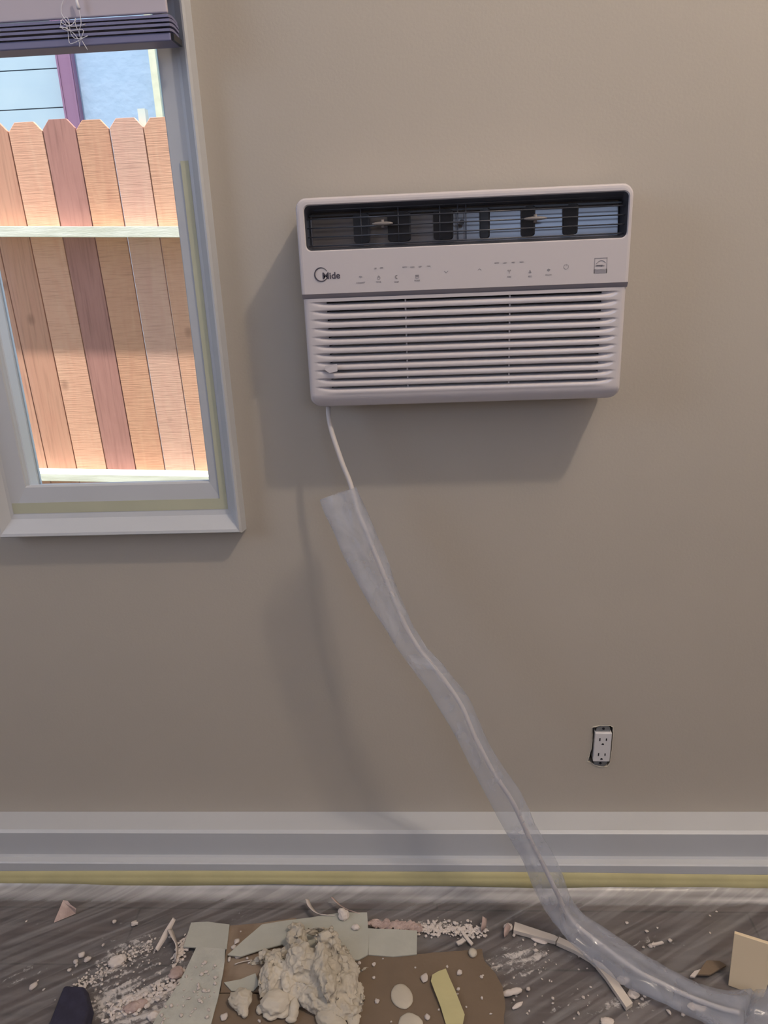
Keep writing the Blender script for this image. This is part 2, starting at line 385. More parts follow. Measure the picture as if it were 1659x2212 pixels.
# neighbouring house
NY = 3.4
nh = empty('neighbouring_house', (-1.8,NY,-.3), 'pale blue neighbouring house wall seen above the fence', 'house')
bm = bmesh.new()
for k in range(14):
    z0 = 2.128-.1925*k+.3; box(bm, -4.5,-1.955,NY-.004,NY+.1,z0-.1925+.006,z0)
under(obj('siding', bm, M['siding']), nh)
under(bx('siding_backing', M['groove'], (-4.5,-1.9,NY+.004,NY+.11,-.3,3.2)), nh)
under(bx('stucco_wall', M['stucco'], (-1.90,-.3,NY+.01,NY+.12,-.3,3.2)), nh)
bm = bmesh.new(); box(bm, -1.965,-1.885,NY-.035,NY+.01,-.3,3.2); box(bm,-1.972,-1.962,NY-.04,NY+.01,-.3,3.2); box(bm,-1.897,-1.889,NY-.045,NY,-.3,3.2)
tag(under(obj('corner_board', bm, M['mauve']), nh), 'mauve corner board')
tag(under(bx('corner_trim', M['creamtrim'], (-1.462,-1.425,NY-.02,NY+.02,-.3,3.2)), nh), 'cream edge trim')
q = P(309,262,Y=FY+.03)
tag(bx('fence_post', M['sill'], (q.x-.014,q.x+.016,FY+.02,FY+.06,-.3,q.z+.045)), 'pale slim post tip behind the fence between two boards', 'post')

# ============================================================ AIR CONDITIONER
AX0, AX1, AZ0, AZ1 = -.186, .3065, 1.0045, 1.319
SEAM = 1.1825; AF = -.0975
ac = empty('air_conditioner', ((AX0+AX1)/2,-.0,AZ0), 'white through-wall air conditioner with dark top vent and louvered grille', 'air conditioner')
under(bx('sleeve', M['ac'], (AX0+.012,AX1-.012,-.06,-.001,AZ0+.006,AZ1-.012), bevel=.004), ac)
def rrect(x0,x1,z0,z1,rs,y,n=6):
    """rs = corner radii bl, br, tr, tl"""
    out = []
    for (cx_,cz_,a0,r) in ((x0,z0,PI,rs[0]),(x1,z0,1.5*PI,rs[1]),(x1,z1,0,rs[2]),(x0,z1,.5*PI,rs[3])):
        sx = 1 if cx_ == x0 else -1; sz = 1 if cz_ == z0 else -1
        for i in range(n+1):
            a = a0+.5*PI*i/n; out.append((cx_+sx*r+r*math.cos(a), y, cz_+sz*r+r*math.sin(a)))
    return out
def loft(bm, loops, close=False, cap=False):
    R = [[bm.verts.new(c) for c in l] for l in loops]
    for a, b in zip(R, R[1:]):
        n = len(a)
        for k in range(n): bm.faces.new((a[k], a[(k+1)%n], b[(k+1)%n], b[k]))
    if cap: bm.faces.new(R[-1])
    return R
VX0, VX1, VZ0, VZ1 = -.1745, .3005, 1.2435, 1.3095
bm = bmesh.new(); e = .0001
def top_loop(ins, y): return rrect(AX0+ins, AX1-ins, SEAM, AZ1-ins, (e, e, .016-ins*.6, .016-ins*.6), y)
loft(bm, [top_loop(0,-.02), top_loop(0,AF+.007), top_loop(.001,AF+.003), top_loop(.003,AF+.0008), top_loop(.006,AF),
          rrect(VX0,VX1,VZ0,VZ1,(.009,)*4,AF), rrect(VX0+.0015,VX1-.0015,VZ0+.0015,VZ1-.0015,(.008,)*4,AF+.002)])
under(obj('front_panel', bm, M['ac'], smooth=False), ac)
for p in ac.children[-1].data.polygons: p.use_smooth = True
ac.children[-1].modifiers.new('w', 'WEIGHTED_NORMAL')
# vent interior
vent = bmesh.new()
loft(vent, [rrect(VX0+.0015,VX1-.0015,VZ0+.0015,VZ1-.0015,(.008,)*4,AF+.002), rrect(VX0+.004,VX1-.004,VZ0+.0045,VZ1-.010,(.007,)*4,AF+.012), rrect(VX0+.006,VX1-.006,VZ0+.006,VZ1-.012,(.006,)*4,AF+.05)])
vent = under(obj('air_vent', vent, M['dark'], smooth=True), ac)
def sub(o): o.parent = vent; o.matrix_parent_inverse = Matrix.Translation(-Vector(ac.location)); return o
vent.matrix_parent_inverse = Matrix.Translation(-Vector(ac.location))
def sub(o):
    o.parent = vent; return o
# curved glossy air chute behind the vanes
bm = bmesh.new(); rows = []
for i in range(13):
    a = i/12; z = VZ0+.004+(VZ1-.014-VZ0)*a; y = AF+.030+(VZ1-.014-VZ0)*(.035*a+.075*a*a)
    rows.append([bm.verts.new((VX0+.008,y,z)), bm.verts.new((VX1-.008,y,z))])
for a, b in zip(rows, rows[1:]): bm.faces.new((a[0],a[1],b[1],b[0]))
sub(obj('air_chute', bm, M['chute'], smooth=True))
sub(bx('divider', M['darker'], (VX0+.006,VX1-.006,AF+.0235,AF+.025,VZ1-.0165,VZ1-.0140)))
vzc = (VZ0+VZ1)/2
for k in range(5):
    z = 1.3020-.0127*k; bm = bmesh.new()
    tube(bm, [(VX0+.003,AF+.010,z),(VX1-.003,AF+.010,z)], .0010, 8); sub(obj('vent_bar', bm, M['dark'], smooth=True))
for x in (-.090,-.0345,.027,.0535,.0655):
    bm = bmesh.new(); tube(bm, [(x,AF+.0112,1.2515),(x,AF+.0112,1.3025)], .0008, 6); sub(obj('vertical_bar', bm, M['dark'], smooth=True))
bm = bmesh.new(); bmesh.ops.create_cone(bm, cap_ends=True, segments=14, radius1=.004, radius2=.004, depth=.003, matrix=Matrix.Translation((.0595,AF+.0115,1.2762))@Matrix.Rotation(PI/2,4,'X'))
sub(obj('pivot_boss', bm, M['darker']))
for xa, xb in ((-.1035,-.080),(-.052,-.018),(.017,.0455),(.087,.0995),(.1485,.1665),(.2105,.2295)):
    xm = (xa+xb)/2; hw = (xb-xa)/2; bm = bmesh.new()
    # vane: rounded plate turned in the air stream
    pts = rrect(-.011,.011,VZ0+.0095,VZ1-.0145,(.004,)*4,0,4)
    ca = math.atan2(hw*1.25, .010)
    q = [Vector((xm,AF+.0225,0))+Vector((p[0]*hw/.0115, -p[0]*.25, p[2])) for p in pts]
    prism(bm, q, (.0026,.0008,0)); sub(obj('vane', bm, M['darker'], bevel=.0006))
for xa, xb, zc in ((-.073,-.0425,1.2790),(.1505,.1835,1.2768)):
    bm = bmesh.new(); n = 10
    tube(bm, [(xa+(xb-xa)*i/n, AF+.0065, zc+.0) for i in range(n+1)], lambda t: .0029*math.sin(PI*min(1,max(.08,t)))**.35 if 0 < t < 1 else .0012, 12)
    box(bm, (xa+xb)/2-.002,(xa+xb)/2+.002,AF+.006,AF+.020,zc-.0055,zc+.0055)
    sub(obj('vane_knob', bm, M['knob'], smooth=True))
# seam
bm = bmesh.new(); prism(bm, [(AX0+.001,AF+.001,SEAM),(AX0+.001,-.03,SEAM),(AX0+.001,-.03,SEAM-.0075),(AX0+.001,AF+.0065,SEAM-.0075)], (AX1-AX0-.002,0,0))
tag(under(obj('seam_strip', bm, M['ac_seam']), ac), 'darker grey seam strip')
# louvered lower front as one sculpted surface
Z1 = SEAM-.0072; NXg, PZ = 110, 11; PER = .01305; ZT = 1.1700
bm = bmesh.new(); lay = []
zs = []; z = Z1
zs += [Z1, Z1-.0015, ZT+.0008]
for k in range(PZ):
    top = ZT-PER*k
    for t in (0,.02,.23,.25,.30,.36,.43,.50,.70,.90): zs.append(top-PER*t)
end = ZT-PER*PZ
zs += [end, end-.002, end-.005, end-.008]
zs += [end-.008-(end-.008-AZ0)*t for t in (.2,.4,.6,.75,.87,.95,1)]
def sm(t): t = max(0, min(1, t)); return t*t*(3-2*t)
def depth(x, z):
    """returns (Y, is slot floor coloured dark)"""
    base = AF+.004; hole = 0
    u = (x-AX0)/(AX1-AX0)
    # blend of the slots at each end
    wl = sm((x-(AX0+.012))/.040); wr = sm(((AX1-.012)-x)/.040); w_ = min(wl, wr)
    d = 0
    if end < z < ZT+1e-6:
        t = ((ZT-z)/PER) % 1.0
        if (ZT-z)/PER >= PZ-1e-6: t = 1
        if t < .24:
            ww = sm((w_-.30)/.7)
            d = .009*min(1, w_*1.2)*sm(t/.02 if t < .02 else 1) + (.014 if w_ > .75 else 0)*(1 if t > .01 else 0)
            if w_ > .72 and .01 < t < .235: hole = 1
        else:
            d = .0085*w_*(max(0, 1-(t-.24)/.28))**1.5
            d *= 1
        d -= .0012*w_*math.sin(PI*max(0,(t-.4)/.6))
    # lower apron leans back
    if z < end: q = (end-z)/(end-AZ0); base += .0135*q**1.7+ (.010*max(0,(q-.93)/.07)**2)
    # sides round back
    ed = min(x-AX0, AX1-x); base += .006*max(0, 1-ed/.006)**2+.0012*max(0, 1-ed/.02)
    return base+d, hole
grid = []
xs = sorted(set([AX0+(AX1-AX0)*i/NXg for i in range(NXg+1)]+[AX0+.0015,AX0+.003,AX1-.0015,AX1-.003]))
for z in zs:
    rz = .016
    ins = 0
    if z < AZ0+rz: q = (AZ0+rz-z)/rz; ins = rz*(1-math.sqrt(max(0, 1-q*q)))
    row = []
    for x in xs:
        xx = AX0+.0015+ins+(x-AX0)*(AX1-AX0-2*ins-.003)/(AX1-AX0); y, h = depth(x, z)
        row.append(bm.verts.new((xx, y, z)))
    grid.append(row)
for j in range(len(zs)-1):
    zm = (zs[j]+zs[j+1])/2
    for i in range(len(xs)-1):
        f = bm.faces.new((grid[j][i], grid[j][i+1], grid[j+1][i+1], grid[j+1][i])); f.smooth = True
        h = depth((xs[i]+xs[i+1])/2, zm)[1]; f.material_index = 1 if h else 0  # closed slot floors coloured near-black, painting in the darkness of open gaps
# sides and bottom
for col_ in (0, -1):
    back = [bm.verts.new((r[col_].co.x, -.02, r[col_].co.z)) for r in grid]
    for j in range(len(grid)-1): bm.faces.new((grid[j][col_], grid[j+1][col_], back[j+1], back[j]))
bb = [bm.verts.new((v.co.x, -.02, v.co.z)) for v in grid[-1]]
for i in range(len(bb)-1): bm.faces.new((grid[-1][i], grid[-1][i+1], bb[i+1], bb[i]))
me_faces = None
o = obj('louver_grille', bm, [M['ac'], M['hole']]); under(o, ac)
# thin ribs between the louvers
for x in (-.0275, .1315):
    bm = bmesh.new(); box(bm, x-.0012,x+.0012,AF+.0095,AF+.02,end+.002,ZT); under(obj('grille_rib', bm, M['ac']), ac)
# peeled bit of protective film at the lower left of the grille
bm = bmesh.new(); q = [P(703,790,Y=AF+.001), P(728,786,Y=AF-.001), P(729,802,Y=AF-.003), P(712,806,Y=AF-.001), P(701,799,Y=AF+.001)]
prism(bm, q, (0,.0006,0)); tag(under(obj('loose_film', bm, M['ac']), ac), 'loose bit of protective film')
# writing on the panel
def text(s, px, py, h, mt, parent=ac, name='lettering', sx=1.0, bold=0, Y=AF-.0003):
    c = bpy.data.curves.new(name, 'FONT'); c.body = s; c.size = h/.7; c.align_x = 'CENTER'; c.align_y = 'CENTER'; c.extrude = .00008; c.offset = bold
    tmp = bpy.data.objects.new('tmp', c); me = bpy.data.meshes.new_from_object(tmp); bpy.data.objects.remove(tmp); bpy.data.curves.remove(c)
    me.name = name; me.materials.clear(); me.materials.append(mt); o = bpy.data.objects.new(name, me); COL.objects.link(o)
    q = P(px, py, Y=AF); o.location = Vector((q.x, Y, q.z))-Vector(parent.location); o.rotation_euler = (PI/2,0,0); o.scale = (sx,1,1); o.parent = parent
    return o
text('Mide', 715.5, 596, .0092, M['ink_dark'], name='brand_lettering', bold=.0003, sx=1.05)
bm = bmesh.new(); q = P(694,593,Y=AF); cpts = []
for i in range(41):
    a = 2*PI*i/40*.93+.5; cpts.append((q.x+.0098*math.cos(a), AF-.0003, q.z+.0098*math.sin(a)))
tube(bm, cpts, lambda t: .0004+.0006*math.sin(PI*t), 6); under(obj('brand_ring', bm, M['ink_dark']), ac)
for s, x, y, sx in (('CONNECT',779,611,.9),('TIMER',818,609,.9),('SLEEP',857,609,.9),('MODE',901,606,.95),('HR',811,580,1),('OFF',824,579,1),('AUTO',874,577,.8),('COOL',891,577,.8),('DRY',908,576,.9),('FAN',926,575,.9),
                 ('AUTO',1073,568,.8),('LOW',1091,568,.8),('MED',1109,567,.8),('HIGH',1127,566,.8),('FAN',1100,598,.9),('ECO',1145,597,.95),('FOLLOW',1185,594,.75)):
    text(s, x, y, .0022, M['ink'], sx=sx)
def icon(name, segs, px, py, r=.00035):
    bm = bmesh.new(); q = P(px, py, Y=AF)
    for s in segs: tube(bm, [(q.x+a*.001, AF-.0002, q.z+b*.001) for a, b in s], r, 5)
    under(obj(name, bm, M['ink']), ac)
arc = lambda r, a0, a1, n=12, c=(0,0): [(c[0]+r*math.cos(a0+(a1-a0)*i/n), c[1]+r*math.sin(a0+(a1-a0)*i/n)) for i in range(n+1)]
icon('wireless_symbol', [arc(3,.7,2.44), arc(1.7,.7,2.44), [(0,-.3),(0,.3)]], 779, 601)
icon('timer_symbol', [arc(2.2,0,2*PI), [(-1,2.9),(1,2.9)], [(0,0),(0,1.4)]], 818, 600)
icon('moon_symbol', [arc(2.4,1.2,5.0), arc(2.4,1.6,4.6,8,(1.3,0))], 857, 598)
icon('mode_symbol', [[(-2.4,-2.2),(2.4,-2.2),(2.4,2),(-2.4,2),(-2.4,-2.2)], [(-2.4,1.2),(2.4,1.2)], [(-1,0),(2.3,.4)]], 901, 597, .0005)
icon('down_arrow', [[(-2.8,1.2),(0,-1.2),(2.8,1.2)]], 964, 587)
icon('up_arrow', [[(-2.8,-1.2),(0,1.2),(2.8,-1.2)]], 1036, 582)
icon('fan_symbol', [[(-2.4,2),(0,0),(2.4,2)], [(0,0),(0,-2.4)], arc(1,0,PI,6,(-1.4,1.6)), arc(1,0,PI,6,(1.4,1.6))], 1100, 587)
icon('eco_symbol', [[(-1.6,-2),(-.4,2.2),(1.8,-2),(-1.6,-2)], arc(1.3,0,2*PI,8,(0,-.6))], 1145, 586)
icon('follow_symbol', [arc(1.5,0,2*PI), [(-2.6,0),(2.8,.4)]], 1185, 583)
icon('power_symbol', [arc(3.4,2.1,2.1+1.67*PI), [(0,1),(0,4)]], 1223, 576)
bm = bmesh.new(); q = P(1297.5,573,Y=AF); x, z = q.x, q.z; y0 = AF-.0003
def rect(x0,x1,z0,z1): box(bm, x+x0,x+x1,y0,y0+.0003,z+z0,z+z1)
rect(-.0095,.0095,-.0112,-.0052); rect(-.0095,.0095,.0096,.0106); rect(-.0095,-.0086,-.0112,.0106); rect(.0086,.0095,-.0112,.0106); rect(-.0078,.0055,-.0014,.0001)
tube(bm, [(x-.007+.014*i/10, y0, z+.0018+.0052*math.sin(PI*i/10*.9)) for i in range(11)], .0004, 5)
under(obj('energy_label', bm, M['ink']), ac)
text('ENERGY STAR', 1297.5, 582, .0019, M['outlet'], sx=.78, Y=AF-.0006)
text('energy', 1295, 573, .0026, M['ink_dark'], sx=.9, Y=AF-.0005)

# ============================================================ PLASTIC SLEEVE BAG
Lp = [(690,1080),(720,1155),(760,1238),(800,1310),(850,1388),(885,1435),(915,1472),(960,1550),(1010,1640),(1050,1720),(1085,1785),(1128,1860),(1155,1925),(1183,1975),(1222,2024),(1275,2075),(1345,2128),(1410,2158),(1480,2190),(1570,2235),(1660,2275)]
Rp = [(768,1052),(795,1110),(824,1180),(856,1262),(888,1345),(920,1398),(968,1455),(1012,1510),(1040,1580),(1075,1640),(1122,1705),(1152,1775),(1190,1835),(1214,1885),(1246,1962),(1315,2010),(1395,2065),(1455,2098),(1520,2128),(1600,2142),(1690,2120)]
Dp = [-.085,-.097,-.108,-.118,-.130,-.138,-.146,-.157,-.169,-.179,-.186,-.192,-.197,-.205]
def edge(L, off):
    out = [P(x, y, Y=Dp[i]+off*(1 if i < 10 else (14-i)/5)) for i, (x, y) in enumerate(L[:14])]
    hs = (.055,.036,.024,.018,.014,.012,.012)
    out += [F(x, y, hs[i]) for i, (x, y) in enumerate(L[14:])]
    return spline(out, 8)
EL, ER = edge(Lp, -.034), edge(Rp, .012)
# power cord: from under the appliance into the sleeve and along its inside
cw = [P(x, y, Y=d) for x, y, d in ((709,880,-.045),(710,900,-.055),(716,930,-.064),(727,965,-.071),(741,1005,-.077),(757,1045,-.083))]
N_ = len(EL)
for i in range(6, N_-6, 3):
    s_ = .80-.28*min(1, i/(N_*.8)); p = EL[i].lerp(ER[i], s_); p.z = max(p.z, .0125); cw.append(p)
bm = bmesh.new(); tube(bm, spline(cw, 4), .0042, 12)
tag(obj('power_cord', bm, M['cord'], smooth=True), 'white power cord hanging from the underside of the air conditioner', 'cord')
bm = bmesh.new(); front = []; NW = 22; n = len(EL)
for i in range(n):
    a, b = EL[i], ER[i]; v = i/(n-1); wv = (b-a).length; ring_ = []
    t = (EL[min(i+1,n-1)]-EL[max(i-1,0)]).normalized(); nrm = (b-a).cross(t).normalized()
    if nrm.y > 0: nrm = -nrm
    th = .017+.005*nz((v*9,1,0))
    if i < 4: th += .006*(4-i)/4
    for k in range(2*NW):
        s = k/NW if k < NW else 2-k/NW; sgn = 1 if k < NW else -1
        p = a.lerp(b, s); bul = math.sin(PI*s)**.6*th*sgn
        wr = .0040*nz((v*14, s*3.2, 3*sgn))+.0045*(.35-abs(nz((v*22, s*4+v*5, 7*sgn))))+.0012*(.3-abs(nz((v*50, s*5-v*9, 5*sgn))))+.0020*math.sin(s*17+v*9+2*nz((v*8,0,sgn)))*math.sin(PI*s)
        q = p+nrm*(bul+wr)
        if 0 < s < 1 or True: q += (b-a).normalized()*(.0015*nz((v*30, s*4, 9)))
        q.z = max(q.z, .007); ring_.append(bm.verts.new(q))
    front.append(ring_)
for a, b in zip(front, front[1:]):
    for k in range(2*NW): bm.faces.new((a[k], a[(k+1)%(2*NW)], b[(k+1)%(2*NW)], b[k]))
tag(obj('plastic_bag', bm, M['bag'], smooth=True), 'long clear plastic sleeve bag hanging around the power cord down to the floor', 'bag')

# ============================================================ OUTLET
oc = P(1300,1611,Y=0); ot = empty('wall_outlet', (oc.x,0,oc.z), 'white electrical outlet without cover plate in a ragged wall hole', 'outlet')
ang = math.radians(1.2)
def orot(o): o.parent = ot; o.rotation_euler = (0,ang,0); return o
orot(bx('face', M['outlet'], (-.0165,.0165,-.006,.02,-.0335,.0335), bevel=.0015))
for s in (1, -1):
    bm = bmesh.new(); prism(bm, [(-.014,-.0005,s*.033),(.014,-.0005,s*.033),(.013,-.0005,s*.043),(.007,-.0005,s*.049),(-.007,-.0005,s*.049),(-.013,-.0005,s*.043)], (0,.0015,0))
    st = orot(obj('mounting_strap', bm, M['steel']))
    bm = bmesh.new(); bmesh.ops.create_cone(bm, cap_ends=True, segments=12, radius1=.0028, radius2=.0022, depth=.002, matrix=Matrix.Translation((0,-.0013,s*.041))@Matrix.Rotation(PI/2,4,'X'))
    sw = obj('screw', bm, M['darker']); sw.parent = st
bm = bmesh.new()
for zc in (.0190, -.0162):
    for x_, h in ((-.0065,.0034),(.0062,.0028)): box(bm, x_-.0011,x_+.0011,-.0064,-.003,zc-h,zc+h)
    prism(bm, [(.0024*math.cos(a), -.0064, zc-.0115+.0028*math.sin(a)) for a in [PI*i/8 for i in range(9)]]+[(-.0024,-.0064,zc-.0122),(.0024,-.0064,zc-.0122)], (0,.003,0))
orot(obj('contact_slots', bm, M['darker']))
bm = bmesh.new(); box(bm,-.034,.034,.05,.052,-.058,.058); box(bm,-.034,-.032,.004,.052,-.058,.058); box(bm,.032,.034,.004,.052,-.058,.058); box(bm,-.034,.034,.004,.052,.056,.058); box(bm,-.034,.034,.004,.052,-.058,-.056)
orot(obj('outlet_box', bm, M['hole']))
# torn plaster lip around the cut-out
bm = bmesh.new(); hc = sum(hole, Vector())/len(hole); pts = []
for i, p in enumerate(hole):
    for s in range(3):
        q = p.lerp(hole[(i+1)%len(hole)], s/3); pts.append(q+(q-hc).normalized()*random.uniform(-.0002,.0012)+Vector((0,-.0004,0)))
tube(bm, pts+[pts[0]], lambda t: .0008+.0009*abs(nz((t*40,0,0))), 6)
o = obj('torn_plaster', bm, M['plaster']); o.parent = ot; o.matrix_parent_inverse = Matrix.Translation(-Vector(ot.location)); tag(o, 'ragged plaster edge')

# ============================================================ FLOOR PLASTIC SHEET
DUST = [(230,2090,60,50,.6),(300,2055,70,45,.65),(340,2150,55,55,.6),(420,2100,50,50,.6),(250,2150,60,40,.55),(900,2000,110,14,1.0),(1000,2020,50,22,.8),(60,2110,60,40,.5),
        (1120,2082,80,40,.75),(1100,2150,50,30,.6),(1160,2040,60,40,.35),(1360,2170,70,30,.7),(1420,2040,60,14,.7),(560,1990,200,25,.35),(1250,2180,60,30,.4),(620,1895,90,10,.8),(760,2080,200,90,.3),(300,2190,120,40,.8)]
DW = []
for (x, y, sx, sy, a) in DUST:
    c = F(x, y, 0); ex = F(x+sx, y, 0)-c; ey = F(x, y+sy, 0)-c; DW.append((c.x, c.y, max(.01, ex.length), max(.008, ey.length), a))
RID = []   # wrinkle ridges in floor coordinates (from, to, height)
def rid(x0,y0,x1,y1,h,w=.0035): a = F(x0,y0,0); b = F(x1,y1,0); RID.append((a.xy, b.xy, h, w))
for r in ((150,2212,480,2030,.006),(170,2200,400,2040,.005),(190,2215,400,2090,.006),(210,2220,420,2120,.006),(200,2230,440,2160,.005),(0,2170,160,2090,.004),(0,2130,120,2060,.004),(30,2190,180,2140,.004),(0,2080,130,2010,.003),
          (410,1996,520,1925,.004),(490,2000,580,1925,.004),(520,1985,600,1930,.003),(0,2010,150,1985,.003),(160,2010,330,1990,.003),
          (1040,2078,1180,2050,.004),(1050,2098,1200,2060,.003),(1075,2118,1240,2085,.003),(1060,2058,1160,2030,.003),(1180,2080,1330,2040,.003),(1240,2100,1420,2040,.003),(1290,2180,1440,2120,.004),(1340,2200,1460,2140,.004),(1250,2212,1420,2130,.003),
          (1400,2130,1659,2040,.003),(1380,2090,1659,2010,.003),(1130,2200,1260,2160,.003),(1180,1980,1330,1966,.003),(1080,1975,1240,1958,.003),(820,1965,1000,1958,.002),(1500,1990,1659,1950,.003)): rid(*r)
bm = bmesh.new(); rows = []; dvals = {}
ys = []; NXs = 420
profc = [(-.0772,.022),(-.0785,.019),(-.081,.0150),(-.085,.0115),(-.090,.0085),(-.097,.006),(-.105,.0042),(-.115,.003)]
ysl = [p for p in profc]+[(-.115-.0032*i, .0026) for i in range(1, 100)]+[(-.435-.03*i, .0026) for i in range(0, 30)]
def seg_d(p, a, b):
    ab = b-a; t = max(0, min(1, (p-a).dot(ab)/ab.dot(ab))); return (p-(a+ab*t)).length, t
X0, X1 = -1.15, .95
for j, (y, z) in enumerate(ysl):
    row = []
    for i in range(NXs+1):
        x = X0+(X1-X0)*i/NXs; h = z
        far = max(0, min(1, (-.09-y)/.05))
        h += far*(.0012*abs(nz((x*9+y*7, y*30-x*12, 0)))+.0009*nz((x*4, y*60, 3))) + (1-far)*.0012*nz((x*7, y*80, 5))
        p = Vector((x, y)); rr = 0
        for a, b, hh, ww in RID:
            if min(a.x,b.x)-.02 < x < max(a.x,b.x)+.02 and min(a.y,b.y)-.02 < y < max(a.y,b.y)+.02:
                d, t = seg_d(p, a, b)
                if d < .015: rr = max(rr, hh*math.exp(-(d/ww)**2)*math.sin(PI*max(.06,min(.94,t)))**.7)
        h += rr*.8; v = bm.verts.new((x, y-(0 if j else 0), max(.0008, h)))
        du = sum(a_*math.exp(-(((x-cx_)/sx_)**2+((y-cy_)/sy_)**2)) for cx_, cy_, sx_, sy_, a_ in DW)
        fo = 1.0 if y > -.108 else max(0, 1-(-.108-y)/.012); dvals[v] = (min(1, du), min(1, rr/.004), fo*(.5+.5*nz((x*3,y*90,0)))); row.append(v)
    rows.append(row)
for a, b in zip(rows, rows[1:]):
    for k in range(NXs): bm.faces.new((a[k], a[k+1], b[k+1], b[k]))
vals = [dvals[v] for v in bm.verts]
def sheet_mat():
    Mt = bpy.data.materials.new('dusty_plastic_film'); Mt.use_nodes = True
    nt = Mt.node_tree; N = nt.nodes; L = nt.links; b = N['Principled BSDF']
    b.inputs['Base Color'].default_value = rgb(190,188,190); b.inputs['Roughness'].default_value = .28
    t = N.new('ShaderNodeBsdfTransparent'); x = N.new('ShaderNodeMixShader')
    tc = N.new('ShaderNodeTexCoord'); at = N.new('ShaderNodeAttribute'); at.attribute_name = 'dust'
    sp = N.new('ShaderNodeSeparateColor'); L.new(at.outputs['Color'], sp.inputs[0])
    # milky streaks of the film
    mp = N.new('ShaderNodeMapping'); mp.inputs['Scale'].default_value = (2.6, 46, 1)
    m0 = N.new('ShaderNodeMapping'); m0.inputs['Rotation'].default_value = (0,0,math.radians(-31)); L.new(tc.outputs['Object'], m0.inputs[0]); L.new(m0.outputs[0], mp.inputs[0])
    n = N.new('ShaderNodeTexNoise'); n.inputs['Scale'].default_value = 1.5; n.inputs['Detail'].default_value = 5; n.inputs['Distortion'].default_value = .5; L.new(mp.outputs[0], n.inputs['Vector'])
    mr = N.new('ShaderNodeMapRange'); mr.inputs[1].default_value = .42; mr.inputs[2].default_value = .78; mr.inputs[3].default_value = .12; mr.inputs[4].default_value = .46
    L.new(n.outputs[0], mr.inputs[0])
    # plaster dust: clumpy noise gated by where it fell
    n2 = N.new('ShaderNodeTexNoise'); n2.inputs['Scale'].default_value = 70; n2.inputs['Detail'].default_value = 9; n2.inputs['Roughness'].default_value = .75; n2.inputs['Distortion'].default_value = .6
    L.new(tc.outputs['Object'], n2.inputs['Vector'])
    n3 = N.new('ShaderNodeTexNoise'); n3.inputs['Scale'].default_value = 2.4; n3.inputs['Detail'].default_value = 6; L.new(mp.outputs[0], n3.inputs['Vector'])
    ad = N.new('ShaderNodeMath'); ad.operation = 'ADD'; L.new(n2.outputs[0], ad.inputs[0])
    m3 = N.new('ShaderNodeMath'); m3.operation = 'MULTIPLY'; m3.inputs[1].default_value = .55; L.new(n3.outputs[0], m3.inputs[0]); L.new(m3.outputs[0], ad.inputs[1])
    m4 = N.new('ShaderNodeMath'); m4.operation = 'MULTIPLY'; m4.inputs[1].default_value = .30; L.new(sp.outputs[0], m4.inputs[0])
    a2 = N.new('ShaderNodeMath'); a2.operation = 'ADD'; L.new(ad.outputs[0], a2.inputs[0]); L.new(m4.outputs[0], a2.inputs[1])
    m5 = N.new('ShaderNodeMath'); m5.operation = 'MULTIPLY'; m5.inputs[1].default_value = .12; L.new(sp.outputs[1], m5.inputs[0])
    a3 = N.new('ShaderNodeMath'); a3.operation = 'ADD'; L.new(a2.outputs[0], a3.inputs[0]); L.new(m5.outputs[0], a3.inputs[1])
    dr = N.new('ShaderNodeMapRange'); dr.inputs[1].default_value = .94; dr.inputs[2].default_value = 1.15; dr.inputs[4].default_value = .85; L.new(a3.outputs[0], dr.inputs[0])
    # film opacity + dust opacity
    of = N.new('ShaderNodeMath'); of.operation = 'ADD'; of.use_clamp = True; L.new(mr.outputs[0], of.inputs[0]); L.new(sp.outputs[2], of.inputs[1])
    om = N.new('ShaderNodeMath'); om.operation = 'MAXIMUM'; L.new(of.outputs[0], om.inputs[0]); L.new(dr.outputs[0], om.inputs[1])
    inv = N.new('ShaderNodeMath'); inv.operation = 'SUBTRACT'; inv.inputs[0].default_value = 1; L.new(om.outputs[0], inv.inputs[1])
    dif = N.new('ShaderNodeBsdfDiffuse'); dif.inputs[0].default_value = rgb(205,198,194)
    y = N.new('ShaderNodeMixShader'); L.new(dr.outputs[0], y.inputs[0]); L.new(b.outputs[0], y.inputs[1]); L.new(dif.outputs[0], y.inputs[2])
    L.new(inv.outputs[0], x.inputs[0]); L.new(y.outputs[0], x.inputs[1]); L.new(t.outputs[0], x.inputs[2])
    L.new(x.outputs[0], N['Material Output'].inputs[0])
    u = N.new('ShaderNodeBump'); u.inputs['Strength'].default_value = .35; u.inputs['Distance'].default_value = .003; L.new(n.outputs[0], u.inputs['Height']); L.new(u.outputs[0], b.inputs['Normal'])
    return Mt
o = obj('plastic_sheet', bm, sheet_mat(), smooth=True)
ca = o.data.color_attributes.new('dust', 'FLOAT_COLOR', 'POINT')
ca.data.foreach_set('color', [c for v in vals for c in (v[0], v[1], v[2], 1)])
tag(o, 'wrinkled clear plastic drop sheet dusted with plaster, covering the whole floor', 'plastic sheet')

